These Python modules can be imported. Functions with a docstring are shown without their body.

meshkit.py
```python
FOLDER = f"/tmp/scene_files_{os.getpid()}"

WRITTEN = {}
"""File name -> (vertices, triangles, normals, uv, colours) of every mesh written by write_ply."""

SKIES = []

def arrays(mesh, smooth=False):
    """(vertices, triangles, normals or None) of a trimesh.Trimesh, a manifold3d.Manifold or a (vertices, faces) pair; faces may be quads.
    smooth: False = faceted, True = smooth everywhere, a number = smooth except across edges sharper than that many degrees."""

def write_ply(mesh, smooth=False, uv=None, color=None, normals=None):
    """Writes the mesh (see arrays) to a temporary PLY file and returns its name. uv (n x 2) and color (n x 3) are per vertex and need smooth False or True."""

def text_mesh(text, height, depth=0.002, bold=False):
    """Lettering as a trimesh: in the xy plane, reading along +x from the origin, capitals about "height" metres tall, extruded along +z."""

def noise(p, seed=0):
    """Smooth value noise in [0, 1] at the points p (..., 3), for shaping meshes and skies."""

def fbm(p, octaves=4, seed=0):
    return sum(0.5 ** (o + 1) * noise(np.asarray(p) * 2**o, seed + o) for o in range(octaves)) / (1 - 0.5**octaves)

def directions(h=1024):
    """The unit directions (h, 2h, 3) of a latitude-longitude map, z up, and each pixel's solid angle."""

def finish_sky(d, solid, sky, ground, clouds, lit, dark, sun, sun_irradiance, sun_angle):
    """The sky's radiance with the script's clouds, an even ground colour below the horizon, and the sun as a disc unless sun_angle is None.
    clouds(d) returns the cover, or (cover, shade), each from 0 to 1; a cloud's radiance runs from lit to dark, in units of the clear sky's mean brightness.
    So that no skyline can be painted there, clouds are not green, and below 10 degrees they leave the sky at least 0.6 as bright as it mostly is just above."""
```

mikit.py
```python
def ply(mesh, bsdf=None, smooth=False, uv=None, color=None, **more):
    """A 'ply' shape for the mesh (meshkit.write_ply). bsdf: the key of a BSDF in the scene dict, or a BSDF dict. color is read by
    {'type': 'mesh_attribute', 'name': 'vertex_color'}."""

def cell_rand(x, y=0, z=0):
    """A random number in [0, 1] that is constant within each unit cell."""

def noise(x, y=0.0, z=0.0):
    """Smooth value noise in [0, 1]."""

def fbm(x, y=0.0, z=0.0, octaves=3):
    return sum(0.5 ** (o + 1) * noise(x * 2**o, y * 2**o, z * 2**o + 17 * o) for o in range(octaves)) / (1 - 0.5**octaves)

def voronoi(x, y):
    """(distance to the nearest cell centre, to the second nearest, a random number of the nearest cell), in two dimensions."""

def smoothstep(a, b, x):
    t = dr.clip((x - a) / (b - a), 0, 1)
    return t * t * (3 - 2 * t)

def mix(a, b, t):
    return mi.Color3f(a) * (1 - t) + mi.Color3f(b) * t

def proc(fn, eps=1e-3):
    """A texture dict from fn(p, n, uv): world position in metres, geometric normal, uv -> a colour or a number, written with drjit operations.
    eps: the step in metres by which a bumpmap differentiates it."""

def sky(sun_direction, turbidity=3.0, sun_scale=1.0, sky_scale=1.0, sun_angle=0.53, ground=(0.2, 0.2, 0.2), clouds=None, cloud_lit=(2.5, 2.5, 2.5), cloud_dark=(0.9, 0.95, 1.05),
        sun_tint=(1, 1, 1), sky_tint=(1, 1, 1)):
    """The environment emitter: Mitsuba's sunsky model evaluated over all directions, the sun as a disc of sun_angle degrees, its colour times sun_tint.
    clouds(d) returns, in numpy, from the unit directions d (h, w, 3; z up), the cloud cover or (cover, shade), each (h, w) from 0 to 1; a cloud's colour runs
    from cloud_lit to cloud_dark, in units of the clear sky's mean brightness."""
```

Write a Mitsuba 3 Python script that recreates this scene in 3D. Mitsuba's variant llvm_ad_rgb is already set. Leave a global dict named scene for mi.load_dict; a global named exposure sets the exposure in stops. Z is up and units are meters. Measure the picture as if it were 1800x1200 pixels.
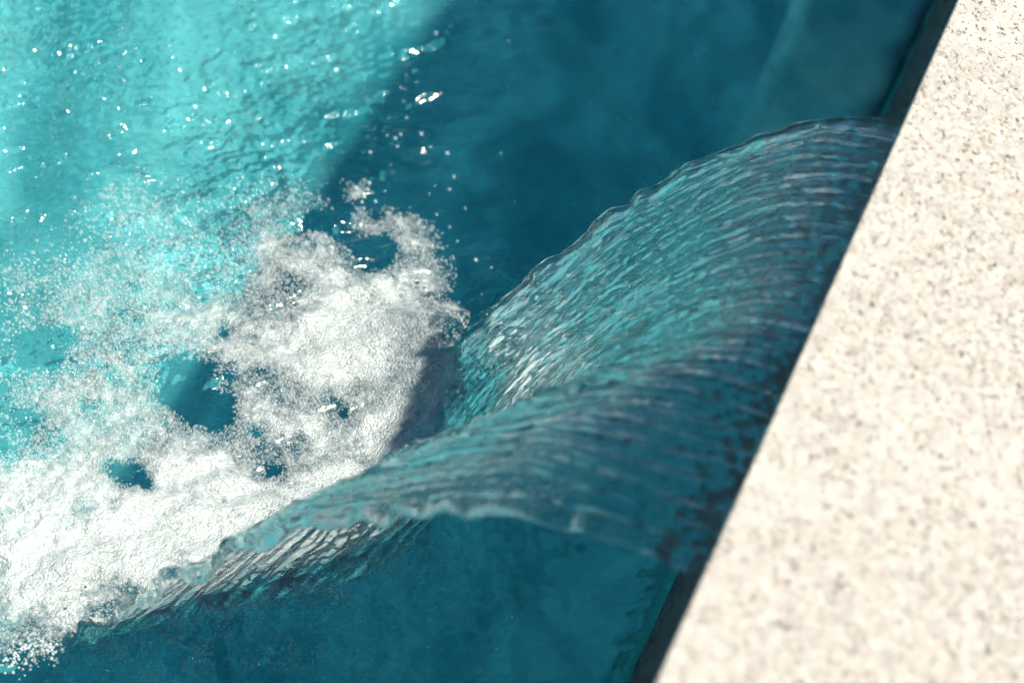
import math, random
import numpy as np, trimesh, mitsuba as mi, drjit as dr, mikit, meshkit
from mikit import proc, noise, fbm, voronoi, smoothstep, mix, cell_rand
from scipy.interpolate import PchipInterpolator
from scipy.spatial import cKDTree

random.seed(7)
RNG = np.random.default_rng(7)
T = mi.ScalarTransform4f
scene, labels = {}, {}

# ---------------------------------------------------------------- camera, sky, exposure
# x runs from the pool (negative) to the deck (positive), y along the coping, z up; water level z = 0
CAM = np.array([-0.0709, -1.0945, 2.0596])
FWD = np.array([-0.08021, 0.63803, -0.76582])
UP = np.array([-0.43251, 0.66993, 0.60344])
scene['camera'] = {'type': 'thinlens', 'fov': 25.36, 'fov_axis': 'x', 'aperture_radius': 0.0125, 'focus_distance': 2.44,
                   'near_clip': 0.05, 'far_clip': 200.0,
                   'to_world': T().look_at(origin=CAM.tolist(), target=(CAM + FWD).tolist(), up=UP.tolist())}
SUN = (0.50, 0.16, 1.0)
scene['sky_light'] = mikit.sky(SUN, turbidity=2.6, sun_tint=(0.93, 0.975, 1.02), sky_scale=0.20, sky_tint=(0.82, 1.03, 0.96), sun_angle=1.0)
exposure = 2.9

TOP, LIP = 0.604, 0.592       # top of the coping, height at which the sheet leaves the wall
DEPTH = 1.15

# ---------------------------------------------------------------- helpers
def quads(nu, nv, offset=0, flip=False):
    i, j = np.meshgrid(np.arange(nu - 1), np.arange(nv - 1), indexing='ij')
    a = (i * nv + j).ravel() + offset
    f = np.stack([a, a + nv, a + nv + 1, a + 1], 1)
    f = np.vstack([f[:, [0, 1, 2]], f[:, [0, 2, 3]]])
    return f[:, ::-1] if flip else f

def box(x0, x1, y0, y1, z0, z1, bevel=0.0):
    if bevel:
        import manifold3d as m3
        c = m3.Manifold.cube((x1 - x0 - 2 * bevel, y1 - y0 - 2 * bevel, z1 - z0 - 2 * bevel)).translate((x0 + bevel, y0 + bevel, z0 + bevel))
        mh = c.to_mesh()
        v = mh.vert_properties[:, :3]
        s = m3.Manifold.sphere(bevel, 16)
        return m3.Manifold.batch_hull([s.translate(tuple(p)) for p in v])
    return trimesh.creation.box(bounds=[(x0, y0, z0), (x1, y1, z1)])

def add(key, mesh, bsdf, label=None, category=None, group=None, kind=None, smooth=False, **more):
    scene[key] = mikit.ply(mesh, bsdf, smooth=smooth, **more)
    d = {k: v for k, v in (('label', label), ('category', category), ('group', group), ('kind', kind)) if v}
    if d:
        labels[key] = d

def vnoise(x, y, cell, seed, z=0.0):
    return meshkit.noise(np.stack([x / cell, y / cell, np.zeros_like(x) + z], -1), seed) - 0.5

def sstep(a, b, x):
    t = np.clip((x - a) / (b - a), 0, 1)
    return t * t * (3 - 2 * t)

# ---------------------------------------------------------------- materials
def granite(dark):
    def fn(p, n, uv):
        a, b = p.y, dr.select(dr.abs(n.x) > 0.6, p.z, p.x)
        wx, wy = fbm(a * 260, b * 260, 3.0) - 0.5, fbm(a * 260, b * 260, 9.0) - 0.5
        u, v = a + wx * 0.005, b + wy * 0.005
        _, _, r1 = voronoi(u * 340, v * 340)
        _, _, r2 = voronoi(u * 200 + 7, v * 200)
        _, _, r3 = voronoi(u * 520 + 3, v * 520)
        big = fbm(a * 9, b * 9, 2.0)
        mott = fbm(a * 110, b * 110, 6.0, 3)
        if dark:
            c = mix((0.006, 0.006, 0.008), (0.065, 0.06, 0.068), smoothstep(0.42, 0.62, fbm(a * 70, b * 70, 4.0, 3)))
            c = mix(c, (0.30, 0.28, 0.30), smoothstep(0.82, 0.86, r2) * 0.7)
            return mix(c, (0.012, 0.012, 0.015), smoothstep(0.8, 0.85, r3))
        c = mix((0.335, 0.342, 0.348), (0.450, 0.456, 0.462), r1)
        c = c * (0.72 + 0.34 * mott)
        c = mix(c, (0.31, 0.287, 0.268), smoothstep(0.86, 0.9, r2) * 0.55)
        c = mix(c, (0.24, 0.24, 0.24), smoothstep(0.80, 0.84, r1) * smoothstep(0.2, 0.6, big))
        c = mix(c, (0.175, 0.175, 0.175), smoothstep(0.90, 0.92, noise(a * 160, b * 160, 5.0) * 0.55 + r3 * 0.5))
        return mix(c, (0.07, 0.07, 0.07), smoothstep(0.83, 0.85, voronoi(u * 470 + 5, v * 470 + 9)[2]) * smoothstep(0.30, 0.60, r2))
    return fn

def granite_bump(p, n, uv):
    a, b = p.y, dr.select(dr.abs(n.x) > 0.6, p.z, p.x)
    return fbm(a * 420, b * 420, 1.0, 3)

scene['granite_white'] = {'type': 'bumpmap', 'scale': 0.0006, 'tex': proc(granite_bump, eps=4e-4),
                          'inner': {'type': 'principled', 'base_color': proc(granite(False)), 'roughness': 0.75, 'specular': 0.35}}
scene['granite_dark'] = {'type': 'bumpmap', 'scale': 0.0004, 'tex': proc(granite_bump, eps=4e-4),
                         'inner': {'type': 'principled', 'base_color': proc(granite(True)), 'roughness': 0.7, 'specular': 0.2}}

def floor_fn(p, n, uv):
    wx, wy = fbm(p.x * 3, p.y * 3, 4.0) - 0.5, fbm(p.x * 3, p.y * 3, 8.0) - 0.5
    s = fbm(p.x * 5.5 + p.y * 2.5 + wx * 2, p.y * 2.0 - p.x * 1.0 + wy * 2, 1.0, 4)
    f = fbm(p.x * 26 + p.y * 12 + wx * 6, p.y * 9 - p.x * 4 + wy * 6, 6.0, 3)
    c = mix((0.05, 0.45, 0.55), (0.20, 0.86, 0.95), smoothstep(0.30, 0.66, s))
    g = fbm(p.x * 70, p.y * 70, 3.0, 2)
    return c * (0.44 + 0.78 * f + 0.36 * g)

scene['pool_plaster'] = {'type': 'diffuse', 'reflectance': proc(floor_fn)}
def mottle_fn(lo, hi):
    def fn(p, n, uv):
        return mix(lo, hi, smoothstep(.3, .7, fbm(p.x * 14, p.y * 9, p.z * 9, 4)))
    return fn

scene['reflection_tint'] = {'type': 'diffuse', 'reflectance': proc(mottle_fn((0.07, 0.42, 0.52), (0.34, 0.70, 0.78)))}  # pale and dark of a building's reflection, put into the underwater block's colour
scene['lining'] = {'type': 'diffuse', 'reflectance': proc(mottle_fn((0.01, 0.10, 0.13), (0.03, 0.22, 0.26)))}
WATER_IN = {'type': 'roughdielectric', 'int_ior': 1.33, 'ext_ior': 1.0, 'alpha': 0.006, 'distribution': 'ggx'}
WATER_THIN = {'type': 'thindielectric', 'int_ior': 1.33, 'ext_ior': 1.0}
scene['pool_surface'] = {'type': 'blendbsdf', 'weight': 0.63, 'a': WATER_THIN, 'b': WATER_IN}
scene['falling_water'] = {'type': 'blendbsdf', 'weight': 0.90, 'a': WATER_THIN, 'b': {'type': 'dielectric', 'int_ior': 1.33, 'ext_ior': 1.0}}
scene['drop_water'] = {'type': 'roughdielectric', 'int_ior': 1.33, 'ext_ior': 1.0, 'alpha': 0.06, 'distribution': 'ggx'}

def froth_fn(p, n, uv):
    return mix((0.30, 0.375, 0.42), (0.40, 0.47, 0.51), noise(p.x * 420, p.y * 420, 1.0))

def froth_bump(p, n, uv):
    d, _, _ = voronoi(p.x * 330, p.y * 330)
    e, _, _ = voronoi(p.x * 620, p.y * 620)
    return (1 - d * d) + 0.5 * (1 - e * e)

def froth_cover(p, n, uv):
    """How much of the water the froth hides: thick in the middle, a thin film of bubbles at the rim."""
    d, e, r = voronoi(p.x * 380, p.y * 380)
    wall = 1 - smoothstep(0.05, 0.30, e - d)
    g = fbm(p.x * 190, p.y * 190, 3.0, 2)
    return dr.clip(smoothstep(0.20, 0.84, uv.x + 0.4 * (g - 0.5)) * (0.78 + 0.22 * wall) + 0.16 * wall * smoothstep(0.05, 0.3, uv.x), 0, 1)

scene['froth'] = {'type': 'blendbsdf', 'weight': proc(froth_cover), 'a': {'type': 'null'},
                  'b': {'type': 'twosided', 'x': {'type': 'bumpmap', 'scale': 0.0014, 'tex': proc(froth_bump, eps=3e-4),
                  'inner': {'type': 'principled', 'base_color': proc(froth_fn), 'roughness': 0.2, 'specular': 0.6}}}}
scene['bubble_film'] = {'type': 'blendbsdf', 'weight': 0.24, 'a': {'type': 'null'},
                        'b': {'type': 'twosided', 'x': {'type': 'principled', 'base_color': {'type': 'rgb', 'value': [0.46, 0.52, 0.55]}, 'roughness': 0.13, 'specular': 0.9}}}
scene['fleck_film'] = {'type': 'blendbsdf', 'weight': 0.42, 'a': {'type': 'null'},
                       'b': {'type': 'twosided', 'x': {'type': 'principled', 'base_color': {'type': 'rgb', 'value': [0.60, 0.74, 0.78]}, 'roughness': 0.13, 'specular': 0.9}}}
scene['sunk_bubbles'] = {'type': 'diffuse', 'reflectance': {'type': 'rgb', 'value': [0.34, 0.90, 0.93]}}

# ---------------------------------------------------------------- pool shell
add('pool_floor', box(-6, 0.02, -4, 7, -DEPTH - 0.2, -DEPTH), 'pool_plaster', kind='structure',
    label='turquoise plaster floor of the pool seen through the water')
SY0, SY1 = -0.012, 0.612
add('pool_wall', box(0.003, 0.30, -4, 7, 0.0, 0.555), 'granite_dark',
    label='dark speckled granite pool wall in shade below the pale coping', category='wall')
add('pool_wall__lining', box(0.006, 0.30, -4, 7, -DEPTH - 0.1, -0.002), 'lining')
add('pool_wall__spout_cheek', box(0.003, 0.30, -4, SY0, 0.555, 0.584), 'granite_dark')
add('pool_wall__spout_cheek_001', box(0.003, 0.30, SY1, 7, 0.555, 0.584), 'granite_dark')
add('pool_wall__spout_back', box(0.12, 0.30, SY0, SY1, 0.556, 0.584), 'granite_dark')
add('granite_coping', box(0.0, 0.62, -2.2, 3.4, 0.584, TOP, 0.0028), 'granite_white', smooth=40,
    label='sunlit white speckled granite coping slab along the pool edge', category='coping')
add('deck', box(0.63, 6, -4, 7, 0.3, 0.600), 'granite_white', kind='structure', label='pale granite terrace behind the coping')
# added underwater block standing in for a building reflected in the surface
REFLECTION_BLOCKS = [(-0.19, 0.004, 1.63, 3.2, -0.60, -0.225, 'reflection_tint', 'added pale block under the water at the far end standing in for a reflection of a building')]
for k, (x0, x1, y0, y1, z0, z1, b, lab) in enumerate(REFLECTION_BLOCKS):
    add('reflection_block' if k == 0 else f'reflection_block_{k:03d}', box(x0, x1, y0, y1, z0, z1, .035), b, lab, 'step', smooth=40)

# ---------------------------------------------------------------- the falling sheet
S = [0, .12, .25, .4, .55, .75, 1]
LX = PchipInterpolator(S, [.525, .478, .425, .335, .268, .292, .342])
LY = PchipInterpolator(S, [.032, .076, .132, .223, .340, .463, .576])
def sheet_point(s, t):
    pw = 2.0 + 0.18 * (1 - sstep(0.3, 0.7, s)) + 0.32 * sstep(0, .12, s) * (1 - sstep(0.3, 0.65, s))
    return np.stack([0.02 - (LX(s) + 0.02) * t, 0.6 * s + (LY(s) - 0.6 * s) * t, LIP * (1 - np.sign(t) * np.abs(t) ** pw) - 0.012 * (1 - t)], -1)

def build_sheet():
    ns, nt = 660, 500
    a = np.linspace(-1, 1, ns)
    s = 0.5 + 0.5 * np.sign(a) * (1 - (1 - np.abs(a)) ** 1.35)
    t = np.linspace(0.0, 1.03, nt)
    s2, t2 = np.meshgrid(s, t, indexing='ij')
    w0 = np.minimum(s2, 1 - s2) * 0.6
    far = s2 > 0.5
    # wandering edge with beads
    P = sheet_point(s2, t2)
    du, dv = np.gradient(P, axis=0), np.gradient(P, axis=1)
    N = np.cross(du, dv)
    N /= np.linalg.norm(N, axis=-1, keepdims=True)
    N *= np.where(N[..., 2:] < 0, -1, 1)
    if True:
        arc = np.cumsum(np.linalg.norm(dv, axis=-1), axis=1)          # metres along each stream
        ss = s2 * 0.6
        wob = meshkit.noise(np.stack([arc / 0.05, ss / 0.05, 0 * ss], -1), 3) - 0.5
        q = ss + 0.012 * wob * np.clip(arc / 0.1, 0, 1)
        ropes = np.sin(2 * np.pi * (q / 0.026 + 0.8 * (meshkit.noise(np.stack([ss / 0.06, arc / 0.35, 0 * ss], -1), 4) - .5)))
        ropes += 0.6 * np.sin(2 * np.pi * (q / 0.0145 + 1.3 * (meshkit.noise(np.stack([ss / 0.04, arc / 0.2, 0 * ss], -1), 5) - .5)))
        ph = np.pi * (q / 0.0235 + 0.9 * (meshkit.noise(np.stack([ss / 0.05, arc / 0.30, 0 * ss], -1), 6) - .5))
        crest = 1 - 2 * np.abs(np.sin(ph))
        ropes = .55 * ropes + 1.1 * crest * (.5 + .8 * meshkit.noise(np.stack([ss / 0.022, arc / 0.09, 0 * ss], -1), 7))
        fade = 0.55 + 0.45 * sstep(0.10, 0.40, arc)
        low = sstep(.22, .60, arc)
        mask = (.26 + 2.0 * np.clip((crest + .1) / 1.1, 0, 1) ** 1.4) * (1 - low) + (1.0 - .45 * sstep(.45, .15, s2)) * low
        front = 0.0018 * ropes * fade
        fine = 0
        for c1, c2, am, sd in ((.012, .070, .0026, 11), (.0065, .034, .0026, 12), (.0034, .015, .0020, 13)):
            fine = fine + am * (meshkit.noise(np.stack([q / c1, arc / c2, 0 * q], -1), sd) - .5)
        for c1, c2, am, sd in ((.011, .075, .0016, 16), (.006, .030, .0013, 17)):
            fine = fine - am * np.abs(2 * meshkit.noise(np.stack([q / c1, arc / c2, 0 * q], -1), sd) - 1)
        near_half = sstep(.62, .30, s2) * (1 - .85 * sstep(.34, .60, arc))
        fine = fine + near_half * (.0042 * (meshkit.noise(np.stack([q / .011, arc / .036, 0 * q], -1), 27) - .5) + .0026 * (meshkit.noise(np.stack([q / .0062, arc / .016, 0 * q], -1), 28) - .5))
        mask = mask * (1 + .35 * near_half)
        chop = .25 + .75 * np.exp(-arc / 0.15)
        fine = fine + 0.0022 * (meshkit.noise(np.stack([q / .005, arc / .008, 0 * q], -1), 15) - .5)
        front = front + mask * fine + 0.0036 * chop * (.45 + .5 * mask) * (meshkit.noise(np.stack([q / .0055, arc / .0085, 0 * q], -1), 18) - .5) + 0.0022 * chop * (meshkit.noise(np.stack([q / .010, arc / .016, 0 * q], -1), 19) - .5)
        back = 0
        for c1, c2, am, sd in ((.014, .080, .0018, 21), (.007, .036, .0015, 22), (.0036, .016, .0010, 23)):
            back = back + am * mask * (meshkit.noise(np.stack([q / c1, arc / c2, 0 * q], -1), sd) - .5)
        bead = meshkit.noise(np.stack([arc / 0.016, 0 * arc + far * 9.0, 0 * arc], -1), 31)
        bead2 = meshkit.noise(np.stack([arc / 0.045, 0 * arc + far * 5.0, 0 * arc], -1), 32)
        r = (0.0030 + 0.0045 * bead + 0.0025 * bead2) * np.where(far, 0.8, 1.15)
        th0 = 0.0050 - 0.0018 * t2
        circ = 2 * np.sqrt(np.clip(r ** 2 - np.clip(r - w0, 0, None) ** 2, 0, None))
        th = np.where(w0 < r, circ, th0 + (2 * r - th0) * np.exp(-np.clip(w0 - r, 0, None) / 0.008))
        edge = np.clip(w0 / 0.006, 0, 1)
        big = 0.010 * (meshkit.noise(np.stack([ss / .09, arc / .16, 0 * q], -1), 41) - .5) * sstep(0, .2, arc)
        rim = np.exp(-w0 / 0.02) * (0.014 + 0.022 * (1 - far) * sstep(.35, .7, arc)) * (meshkit.noise(np.stack([arc / .024, far * 7.0, 0 * q], -1), 42) - .5) * sstep(0.03, .3, arc)
    mid = P + N * (big + rim)[..., None]
    F = mid + N * (th / 2 + front * edge)[..., None]
    B = mid - N * (th / 2 + back * edge)[..., None]
    n = ns * nt
    v = np.vstack([F.reshape(-1, 3), B.reshape(-1, 3)])
    f1, f2 = quads(ns, nt), quads(ns, nt, n, True)
    front_n = len(f1)
    j = np.arange(nt - 1)
    e0 = np.vstack([np.stack([j, j + n + 1, j + n], 1), np.stack([j, j + 1, j + n + 1], 1)])
    k = (ns - 1) * nt + j
    e1 = np.vstack([np.stack([k, k + n, k + n + 1], 1), np.stack([k, k + n + 1, k + 1], 1)])
    f = np.vstack([f1, f2, e0, e1])
    # outward orientation: the front faces must point along +N
    tri = v[f1[ns * nt // 2]]
    nn = np.cross(tri[1] - tri[0], tri[2] - tri[0])
    if nn @ N.reshape(-1, 3)[f1[ns * nt // 2][0]] < 0:
        f = f[:, ::-1]
    whole = trimesh.Trimesh(v, f, process=False)
    nrm = meshkit.arrays(whole, True)[2]
    return v, f, nrm

def skin(key, part, bsdf):
    v, f, nrm = part
    used, inv = np.unique(f, return_inverse=True)
    path = meshkit.write_ply((v[used], inv.reshape(-1, 3)), False, normals=nrm[used])
    scene[key] = {'type': 'ply', 'filename': path, 'face_normals': False, 'bsdf': {'type': 'ref', 'id': bsdf}}

skin('water_sheet', build_sheet(), 'falling_water')
labels['water_sheet'] = {'label': 'clear rippled sheet of water arching from under the coping into the pool', 'category': 'waterfall'}

# where the sheet meets the pool
IMP_S = np.linspace(0, 1, 200)
IMP = np.stack([-LX(IMP_S), LY(IMP_S)], -1)
IMP_TREE = cKDTree(IMP)

# ---------------------------------------------------------------- foam cover on the pool
FOAM = np.array([(-0.68, 0.50, 0.06, 0.15), (-0.62, 0.60, 0.05, 0.15), (-0.72, 0.44, 0.06, 0.18), (-0.78, 0.38, 0.05, 0.18), (-0.60, 0.66, 0.04, 0.13), (-0.75, 0.56, 0.05, 0.10), (-0.357, 0.600, 0.022, 0.9), (-0.358, 0.497, 0.047, 1.1), (-0.403, 0.547, 0.041, 1.0), (-0.441, 0.502, 0.048, 0.9), (-0.496, 0.525, 0.035, 0.8), (-0.451, 0.555, 0.041, 0.8), (-0.325, 0.457, 0.04, 1.1), (-0.369, 0.411, 0.041, 1.0), (-0.462, 0.455, 0.041, 0.85), (-0.526, 0.467, 0.041, 0.65), (-0.567, 0.431, 0.033, 0.5), (-0.424, 0.376, 0.035, 0.75), (-0.476, 0.366, 0.035, 0.6), (-0.374, 0.331, 0.037, 0.95), (-0.4, 0.271, 0.047, 1.05), (-0.45, 0.232, 0.053, 1.05), (-0.511, 0.203, 0.047, 1.0), (-0.552, 0.153, 0.057, 1.05), (-0.597, 0.101, 0.06, 1.05), (-0.657, 0.122, 0.047, 0.9), (-0.576, 0.053, 0.047, 1.0), (-0.508, 0.122, 0.043, 1.1), (-0.472, 0.168, 0.033, 1.05), (-0.618, 0.198, 0.041, 0.75), (-0.674, 0.163, 0.04, 0.75), (-0.54, 0.246, 0.035, 0.65), (-0.488, 0.278, 0.041, 0.75), (-0.336, 0.372, 0.04, 0.8), (-0.637, 0.077, 0.04, 0.9), (-0.549, 0.572, 0.041, 0.5), (-0.49, 0.59, 0.035, 0.5), (-0.435, 0.616, 0.035, 0.5), (-0.453, 0.688, 0.028, 0.4), (-0.547, 0.63, 0.021, 0.25), (-0.504, 0.692, 0.015, 0.35), (-0.581, 0.531, 0.028, 0.45), (-0.64, 0.432, 0.041, 0.35), (-0.669, 0.351, 0.041, 0.38), (-0.601, 0.292, 0.055, 0.4), (-0.687, 0.256, 0.053, 0.38), (-0.602, 0.471, 0.035, 0.42), (-0.721, 0.379, 0.028, 0.22), (-0.767, 0.321, 0.033, 0.25), (-0.54, 0.727, 0.011, 0.4), (-0.481, 0.718, 0.013, 0.4), (-0.419, 0.648, 0.023, 0.5), (-0.523, 0.374, 0.033, 0.35), (-0.59, 0.009, 0.03, 0.6), (-0.696, 0.31, 0.033, 0.3), (-0.587, 0.588, 0.027, 0.25), (-0.482, 0.495, 0.04, 0.3)])
HOLE = np.array([(-0.567, 0.355, 0.032, 1.2), (-0.542, 0.348, 0.017, 0.8), (-0.58, 0.21, 0.021, 0.9), (-0.565, 0.215, 0.015, 0.7), (-0.443, 0.31, 0.015, 0.75), (-0.542, 0.558, 0.019, 0.5), (-0.473, 0.659, 0.02, 0.6), (-0.49, 0.637, 0.015, 0.5), (-0.448, 0.628, 0.013, 0.3), (-0.555, 0.654, 0.021, 0.6), (-0.578, 0.443, 0.015, 0.7), (-0.633, 0.481, 0.012, 0.5), (-0.646, 0.443, 0.012, 0.4), (-0.733, 0.319, 0.04, 0.6), (-0.702, 0.229, 0.03, 0.35), (-0.659, 0.32, 0.015, 0.4), (-0.702, 0.18, 0.023, 0.4), (-0.417, 0.422, 0.015, 0.45), (-0.488, 0.341, 0.013, 0.35), (-0.444, 0.359, 0.013, 0.4)])
def behind_sheet(x, y):
    """True on the wall side of the line where the sheet enters the pool."""
    yl = np.clip(y, IMP[0, 1], IMP[-1, 1])
    xl = np.interp(yl, IMP[:, 1], IMP[:, 0])
    return x > xl

def foam_cover(x, y):
    wx, wy = vnoise(x, y, .022, 51) * .020, vnoise(x, y, .022, 52) * .020
    X, Y = x + wx, y + wy
    d = 1.0
    for px, py, r, w in FOAM:
        w = w * (1.35 if w < .56 else 1.0)
        d = d * (1 - min(w, .985) * 0.8 * np.exp(-((X - px) ** 2 + (Y - py) ** 2) / (r * r) * 0.95))
    D = 1 - d
    for px, py, r, w in HOLE:
        D = D - w * 0.85 * np.exp(-(((X - px) * .9) ** 2 + ((Y - py) * 1.2) ** 2) / (r * r) * 1.3)
    D = D + 0.30 * vnoise(x, y, .03, 53) * sstep(0.05, .3, D) + 0.22 * vnoise(x, y, .011, 54) * sstep(0.05, .3, D)
    # churned line on the wall side of the near end
    di = IMP_TREE.query(np.stack([x, y], -1).reshape(-1, 2))[0].reshape(x.shape)
    strip = (.5 * np.exp(-(di / .016) ** 2) + .26 * np.exp(-(di / .04) ** 2)) * sstep(.37, .27, y) * (.35 + 1.3 * (vnoise(x, y, .016, 55) + .5)) - .12 + .25 * vnoise(x, y, .007, 56)
    return np.where(behind_sheet(x, y), strip, D)

# ---------------------------------------------------------------- water surface
def swell(x, y):
    """Height of the pool's surface."""
    di = IMP_TREE.query(np.stack([x, y], -1).reshape(-1, 2))[0].reshape(x.shape)
    wall_side = behind_sheet(x, y)
    left = sstep(-.50, -.68, x)
    out = sstep(0.02, 0.12, di) * np.exp(-di / 0.7)
    near = np.exp(-di / 0.07)
    z = 0.0030 * vnoise(x, y, .11, 61) + 0.0013 * vnoise(x, y, .045, 62) * (1 + 3.0 * sstep(.9, 1.4, y))
    # long soft furrows of the calm far water
    u, v = x * .55 + y * .83, -x * .83 + y * .55
    z = z + 0.0020 * vnoise(u / 2.2, v, .035, 63) * np.where(wall_side, .6, 1)
    # choppy water thrown outwards by the plunge
    a = 0.25 + 0.75 * left
    calm = np.where(wall_side, 0.34 + .5 * np.exp(-di / .16), 1.0) * (1 - .8 * sstep(-.52, -.42, x) * sstep(.62, .8, y))
    u, v = x * .62 + y * .78, -x * .78 + y * .62
    z = z + calm * (0.0145 * vnoise(u / 2.4, v, .020, 64) * out + 0.0038 * vnoise(u / 1.7, v, .010, 65) * (out * .8 + .4 * left)
                    + 0.0040 * vnoise(x, y, .0065, 66) * (.12 + .88 * left) + 0.0015 * vnoise(x, y, .004, 68) * (.1 + .9 * left))
    # disturbed water at the plunge line
    z = z + near * (0.022 * vnoise(x, y, .026, 67) + 0.012 * vnoise(x, y, .011, 69)) * np.where(wall_side, 1.0, .25)
    return z

def build_water():
    def axis(lo, hi, a, b, step):
        m = np.arange(a, b, step)
        def grow(g):
            r, s = [], step
            while sum(r) < g:
                s *= 1.25
                r.append(s)
            r = np.cumsum(r)
            return r * g / r[-1]
        return np.concatenate([a - grow(a - lo)[::-1], m, m[-1] + grow(hi - m[-1])])
    x = axis(-6, 0.004, -1.12, -0.012, .0022)
    y = axis(-4, 7, -0.10, 1.75, .0030)
    X, Y = np.meshgrid(x, y, indexing='ij')
    Z = swell(X, Y) * sstep(6.5, 3, np.abs(Y - 1)) * sstep(-5.5, -3, X)
    return trimesh.Trimesh(np.stack([X, Y, Z], -1).reshape(-1, 3), quads(len(x), len(y)), process=False)

add('pool_water', build_water(), 'pool_surface', kind='structure', smooth=True, label='turquoise pool water, rippled and churned around the plunging sheet')

# ---------------------------------------------------------------- foam: a froth blanket and the bubbles round it
def mound(x, y):
    di = IMP_TREE.query(np.stack([x, y], -1).reshape(-1, 2))[0].reshape(x.shape)
    return 0.055 * np.exp(-(di / .06) ** 2) * sstep(.20, .40, y) * sstep(.66, .56, y) + 0.010 * np.exp(-(di / .08) ** 2)

def build_froth():
    x, y = np.arange(-.86, -.18, .0019), np.arange(-.08, .80, .0019)
    X, Y = np.meshgrid(x, y, indexing='ij')
    D = foam_cover(X, Y)
    lift = sstep(.35, .9, D)
    Z = swell(X, Y) * .8 + mound(X, Y) + 0.0006 + lift * (0.004 + .005 * vnoise(X, Y, .03, 72) + .0016 * vnoise(X, Y, .007, 73)) + .0012 * lift * vnoise(X, Y, .0038, 74)
    f = quads(len(x), len(y))
    f = f[(D > .06).ravel()[f].all(1)]
    used, inv = np.unique(f, return_inverse=True)
    uv = np.stack([np.clip(D, 0, 1.2), 0 * D], -1).reshape(-1, 2)[used]
    return trimesh.Trimesh(np.stack([X, Y, Z], -1).reshape(-1, 3)[used], inv.reshape(-1, 3), process=False), uv

froth_mesh, froth_uv = build_froth()
add('foam', froth_mesh, 'froth', smooth=True, uv=froth_uv, kind='stuff', label='white froth churned up where the sheet of water plunges in', category='foam')

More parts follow.
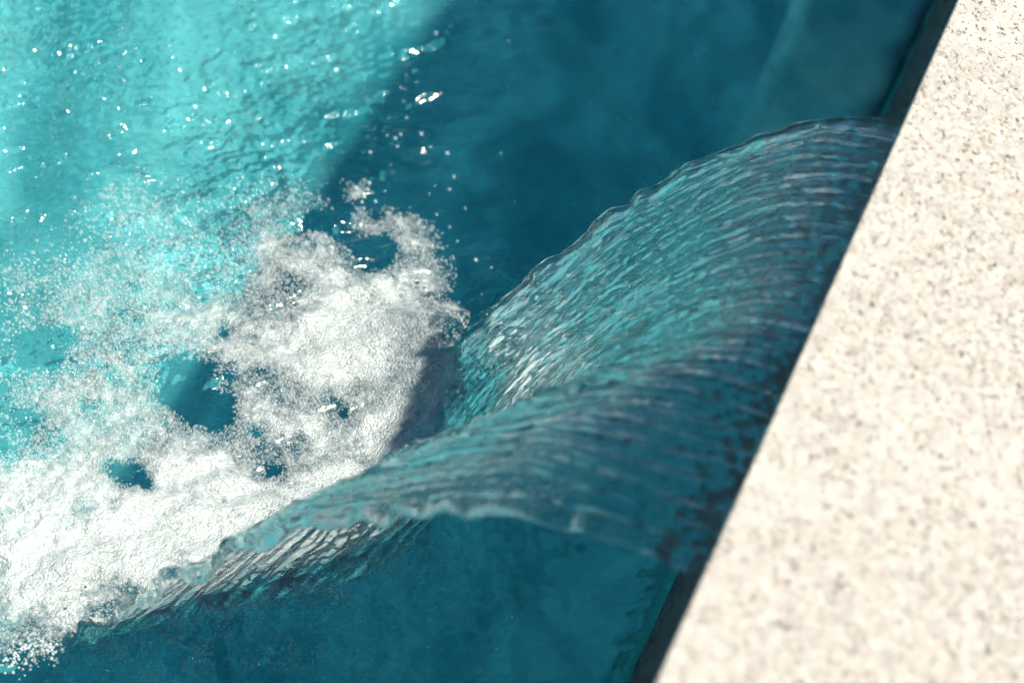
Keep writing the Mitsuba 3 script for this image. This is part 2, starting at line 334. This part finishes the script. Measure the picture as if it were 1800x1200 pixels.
FLECK = [(-0.512, 0.021, 0.9), (-0.521, 0.015, 0.9), (-0.487, 0.024, 0.8), (-0.47, 0.041, 0.7), (-0.565, -0.022, 1.0), (-0.554, -0.008, 1.0), (-0.533, -0.011, 0.6), (-0.465, 0.068, 0.8), (-0.453, 0.083, 0.8), (-0.439, 0.095, 0.6), (-0.407, 0.071, 0.6), (-0.402, 0.101, 0.7), (-0.407, 0.059, 0.6), (-0.364, 0.077, 0.4), (-0.341, 0.098, 0.4), (-0.319, 0.107, 0.5), (-0.338, 0.119, 0.4), (-0.301, 0.125, 0.3), (-0.441, 0.012, 0.7), (-0.411, 0.041, 0.5), (-0.395, 0.125, 0.7), (-0.374, 0.137, 0.6), (-0.357, 0.156, 0.7), (-0.34, 0.177, 0.6), (-0.331, 0.199, 0.7), (-0.317, 0.212, 0.6), (-0.307, 0.206, 0.5), (-0.401, 0.137, 0.6), (-0.384, 0.156, 0.6), (-0.422, 0.125, 0.7), (-0.437, 0.104, 0.6), (-0.438, 0.068, 0.6), (-0.256, 0.273, 0.25), (-0.463, 0.101, 0.6), (-0.567, -0.042, 0.9)]
def dome_mesh(k=6):
    a = np.arange(k) * 2 * np.pi / k
    rings = [(1.0, -.05), (.80, .60)]
    v = [(r * np.cos(t + .5 * i), r * np.sin(t + .5 * i), h) for i, (r, h) in enumerate(rings) for t in a] + [(0, 0, 1)]
    f = [q for i in range(k) for q in ((i, (i + 1) % k, k + i), ((i + 1) % k, k + (i + 1) % k, k + i), (k + i, k + (i + 1) % k, 2 * k))]
    return trimesh.Trimesh(v, f, process=False)

HEMI = dome_mesh()
HV, HF = np.array(HEMI.vertices), np.array(HEMI.faces)
HN = HV / np.linalg.norm(HV, axis=1, keepdims=True)
def domes(pts, rad, flat=.8):
    c, s = np.cos(a := RNG.uniform(0, 6.28, len(pts))), np.sin(a)
    v = HV[None] * rad[:, None, None] * [1, 1, flat]
    v = np.stack([v[..., 0] * c[:, None] - v[..., 1] * s[:, None], v[..., 0] * s[:, None] + v[..., 1] * c[:, None], v[..., 2]], -1) + pts[:, None]
    f = HF[None] + (np.arange(len(pts)) * len(HV))[:, None, None]
    return trimesh.Trimesh(v.reshape(-1, 3), f.reshape(-1, 3), process=False)

def build_bubbles():
    st = .0027
    x, y = np.arange(-.86, -.20, st), np.arange(-.06, .80, st)
    X, Y = np.meshgrid(x, y, indexing='ij')
    X, Y = X + RNG.uniform(-.4, .4, X.shape) * st, Y + RNG.uniform(-.4, .4, Y.shape) * st
    D = foam_cover(X, Y)
    on = (D + 0.20 * (RNG.random(D.shape) - .5) > .11) & (RNG.random(D.shape) > sstep(.5, .85, D))
    X, Y, D = X[on], Y[on], D[on]
    r = np.clip(RNG.lognormal(np.log(.00135), .38, len(X)), .0006, .0034)
    Z = swell(X, Y) + mound(X, Y) * sstep(.3, .6, D) + .0004 + .003 * sstep(.5, .85, D)
    raft = domes(np.stack([X, Y, Z], -1), r)
    P, R = [], []
    for fx, fy, w in FLECK:
        k = int(10 + 26 * w)
        q = np.stack([fx + RNG.normal(0, .009, k), fy + RNG.normal(0, .006, k)], -1)
        P.append(np.stack([q[:, 0], q[:, 1], swell(q[:, 0], q[:, 1]) + .0002], -1))
        R.append(RNG.uniform(.0007, .0022, k))
    k = 500
    q = np.stack([RNG.uniform(-.52, -.12, k), RNG.uniform(.0, .30, k)], -1)
    q = q[behind_sheet(q[:, 0], q[:, 1]) & (RNG.random(k) < sstep(.22, .02, IMP_TREE.query(q)[0]))]
    P.append(np.stack([q[:, 0], q[:, 1], swell(q[:, 0], q[:, 1]) + .0002], -1))
    R.append(RNG.uniform(.0004, .0012, len(q)))
    return raft, domes(np.vstack(P), np.concatenate(R))

raft, flecks = build_bubbles()
add('foam_flecks', flecks, 'fleck_film', smooth=True, kind='stuff', label='scattered pale flecks of foam on the dark water below the near rim', category='foam')
add('bubbles', raft, 'bubble_film', smooth=True, kind='stuff', label='rafts of small glassy bubbles spreading around the white froth', category='bubbles')

# ---------------------------------------------------------------- tiny bubbles drifting under the surface
BV = trimesh.Trimesh([(1,0,0),(-1,0,0),(0,1,0),(0,-1,0),(0,0,1),(0,0,-1)], [(0,2,4),(2,1,4),(1,3,4),(3,0,4),(2,0,5),(1,2,5),(3,1,5),(0,3,5)], process=False)
def specks(pts, rad, bsdf):
    v = np.array(BV.vertices)[None] * rad[:, None, None] + pts[:, None]
    f = np.array(BV.faces)[None] + (np.arange(len(pts)) * 6)[:, None, None]
    return trimesh.Trimesh(v.reshape(-1, 3), f.reshape(-1, 3), process=False)

def build_sunk():
    n = 60000
    x, y = RNG.uniform(-1.2, -.40, n), RNG.uniform(-.1, 1.4, n)
    dens = sstep(-.52, -.76, x + .10 * vnoise(x, y, .05, 83)) * (.55 + .45 * sstep(1.3, .3, y)) * (.45 + .55 * sstep(.3, .6, .5 + vnoise(x, y, .12, 81) + .6 * vnoise(x, y, .03, 82)))
    on = RNG.random(n) < dens * .6 * sstep(.42, .62, meshkit.fbm(np.stack([x / .03, y / .03, 0 * x], -1), 3, 84))
    x, y = x[on], y[on]
    z = np.clip(-.006 - RNG.exponential(.035, len(x)), -.4, None)
    # the plume below the plunge line
    m = 900
    k = RNG.integers(0, 140, m)
    px, py = IMP[k, 0] + -.012 - np.abs(RNG.normal(0, .02, m)), IMP[k, 1] + RNG.normal(0, .015, m)
    x, y, z = np.r_[x, px], np.r_[y, py], np.r_[z, -.008 - RNG.exponential(.03, m)]
    return specks(np.stack([x, y, z], -1), np.clip(RNG.lognormal(np.log(.0016), .35, len(x)), .0007, .004), None)

add('bubbles_underwater', build_sunk(), 'sunk_bubbles', smooth=True, kind='stuff', label='cloud of tiny pale bubbles drifting under the sunlit water', category='bubbles')

# ---------------------------------------------------------------- single bubbles afloat and drops in the air
ICO = trimesh.creation.icosphere(subdivisions=3)
def numbered(name, i):
    return name if i == 0 else f'{name}_{i:03d}'

AIR = [(-0.3905, 0.6476, 0.06, 0.0025), (-0.3887, 0.6385, 0.06, 0.0012), (-0.3787, 0.637, 0.045, 0.0028), (-0.3864, 0.6416, 0.05, 0.0016), (-0.3751, 0.6279, 0.04, 0.0012), (-0.3873, 0.6184, 0.02, 0.0016), (-0.3929, 0.6076, 0.02, 0.0016), (-0.3745, 0.6065, 0.02, 0.0016), (-0.377, 0.6239, 0.03, 0.0012), (-0.3845, 0.6046, 0.015, 0.0019), (-0.4018, 0.614, 0.02, 0.0016), (-0.3761, 0.6795, 0.05, 0.0009), (-0.3534, 0.6702, 0.06, 0.0009), (-0.4149, 0.6331, 0.02, 0.0012), (-0.3581, 0.7526, 0.08, 0.0012), (-0.4095, 0.7336, 0.05, 0.0012), (-0.4249, 0.6772, 0.03, 0.0012), (-0.3514, 0.6014, 0.02, 0.0016), (-0.3474, 0.6161, 0.02, 0.0012), (-0.3552, 0.5747, 0.03, 0.0012)]
for _ in range(26):
    k = int(RNG.choice([RNG.integers(0, 60), RNG.integers(170, 200)]))
    AIR.append((IMP[k, 0] + RNG.normal(-.01, .018), IMP[k, 1] + RNG.normal(.0 if k < 100 else .03, .02), float(RNG.uniform(.012, .06)), float(np.clip(RNG.lognormal(math.log(.0013), .4), .0007, .0028))))
for i, (x, y, z, r) in enumerate(AIR):
    v = np.array(ICO.vertices)
    v = v * (1 + .35 * (meshkit.noise(v * 1.3 + i * 7, 5) - .5))[:, None] * r * np.array([.85, .85, 1.5 if r > .002 else 1.1])
    add(numbered('water_drop', i), trimesh.Trimesh(v + [x, y, z], ICO.faces, process=False), 'drop_water', 'glinting drop of water flung up where the sheet lands', 'water drop', 'drops in the air by the plunge line', smooth=True)
FLOAT = [(-0.5012, 0.8386, 0.003), (-0.5154, 0.8612, 0.0023), (-0.5366, 0.843, 0.0017), (-0.5563, 0.7948, 0.002), (-0.4475, 0.798, 0.0017), (-0.418, 0.779, 0.0013), (-0.4289, 0.7042, 0.0017), (-0.4576, 0.7249, 0.002), (-0.5436, 0.8792, 0.0013), (-0.5505, 0.8333, 0.0013), (-0.4166, 0.8911, 0.001), (-0.4656, 0.7946, 0.001), (-0.4222, 0.7411, 0.0013), (-0.5322, 0.727, 0.0023), (-0.5173, 0.7283, 0.002), (-0.545, 0.7294, 0.0027), (-0.5354, 0.747, 0.0023), (-0.5306, 0.7171, 0.0017), (-0.5705, 0.9202, 0.0013), (-0.5728, 1.034, 0.002), (-0.5578, 0.9014, 0.001), (-0.4658, 0.7777, 0.001)]
for _ in range(46):
    x, y = RNG.uniform(-.62, -.30), RNG.uniform(.62, 1.12)
    if RNG.random() < math.exp(-((x + .44) / .12) ** 2 - ((y - .72) / .22) ** 2) + .12:
        FLOAT.append((x, y, float(np.clip(RNG.lognormal(math.log(.0011), .4), .0006, .0026))))
DOME = ICO.slice_plane([0, 0, -.1], [0, 0, 1])
for i, (x, y, r) in enumerate(FLOAT):
    z = float(swell(np.array([x]), np.array([y]))[0])
    add(numbered('floating_bubble', i), trimesh.Trimesh(np.array(DOME.vertices) * r * 1.15 * [1, 1, .85] + [x, y, z], DOME.faces, process=False), 'fleck_film', 'lone pale bubble afloat on the dark water beyond the foam', 'bubble', 'lone bubbles on the dark water', smooth=True)
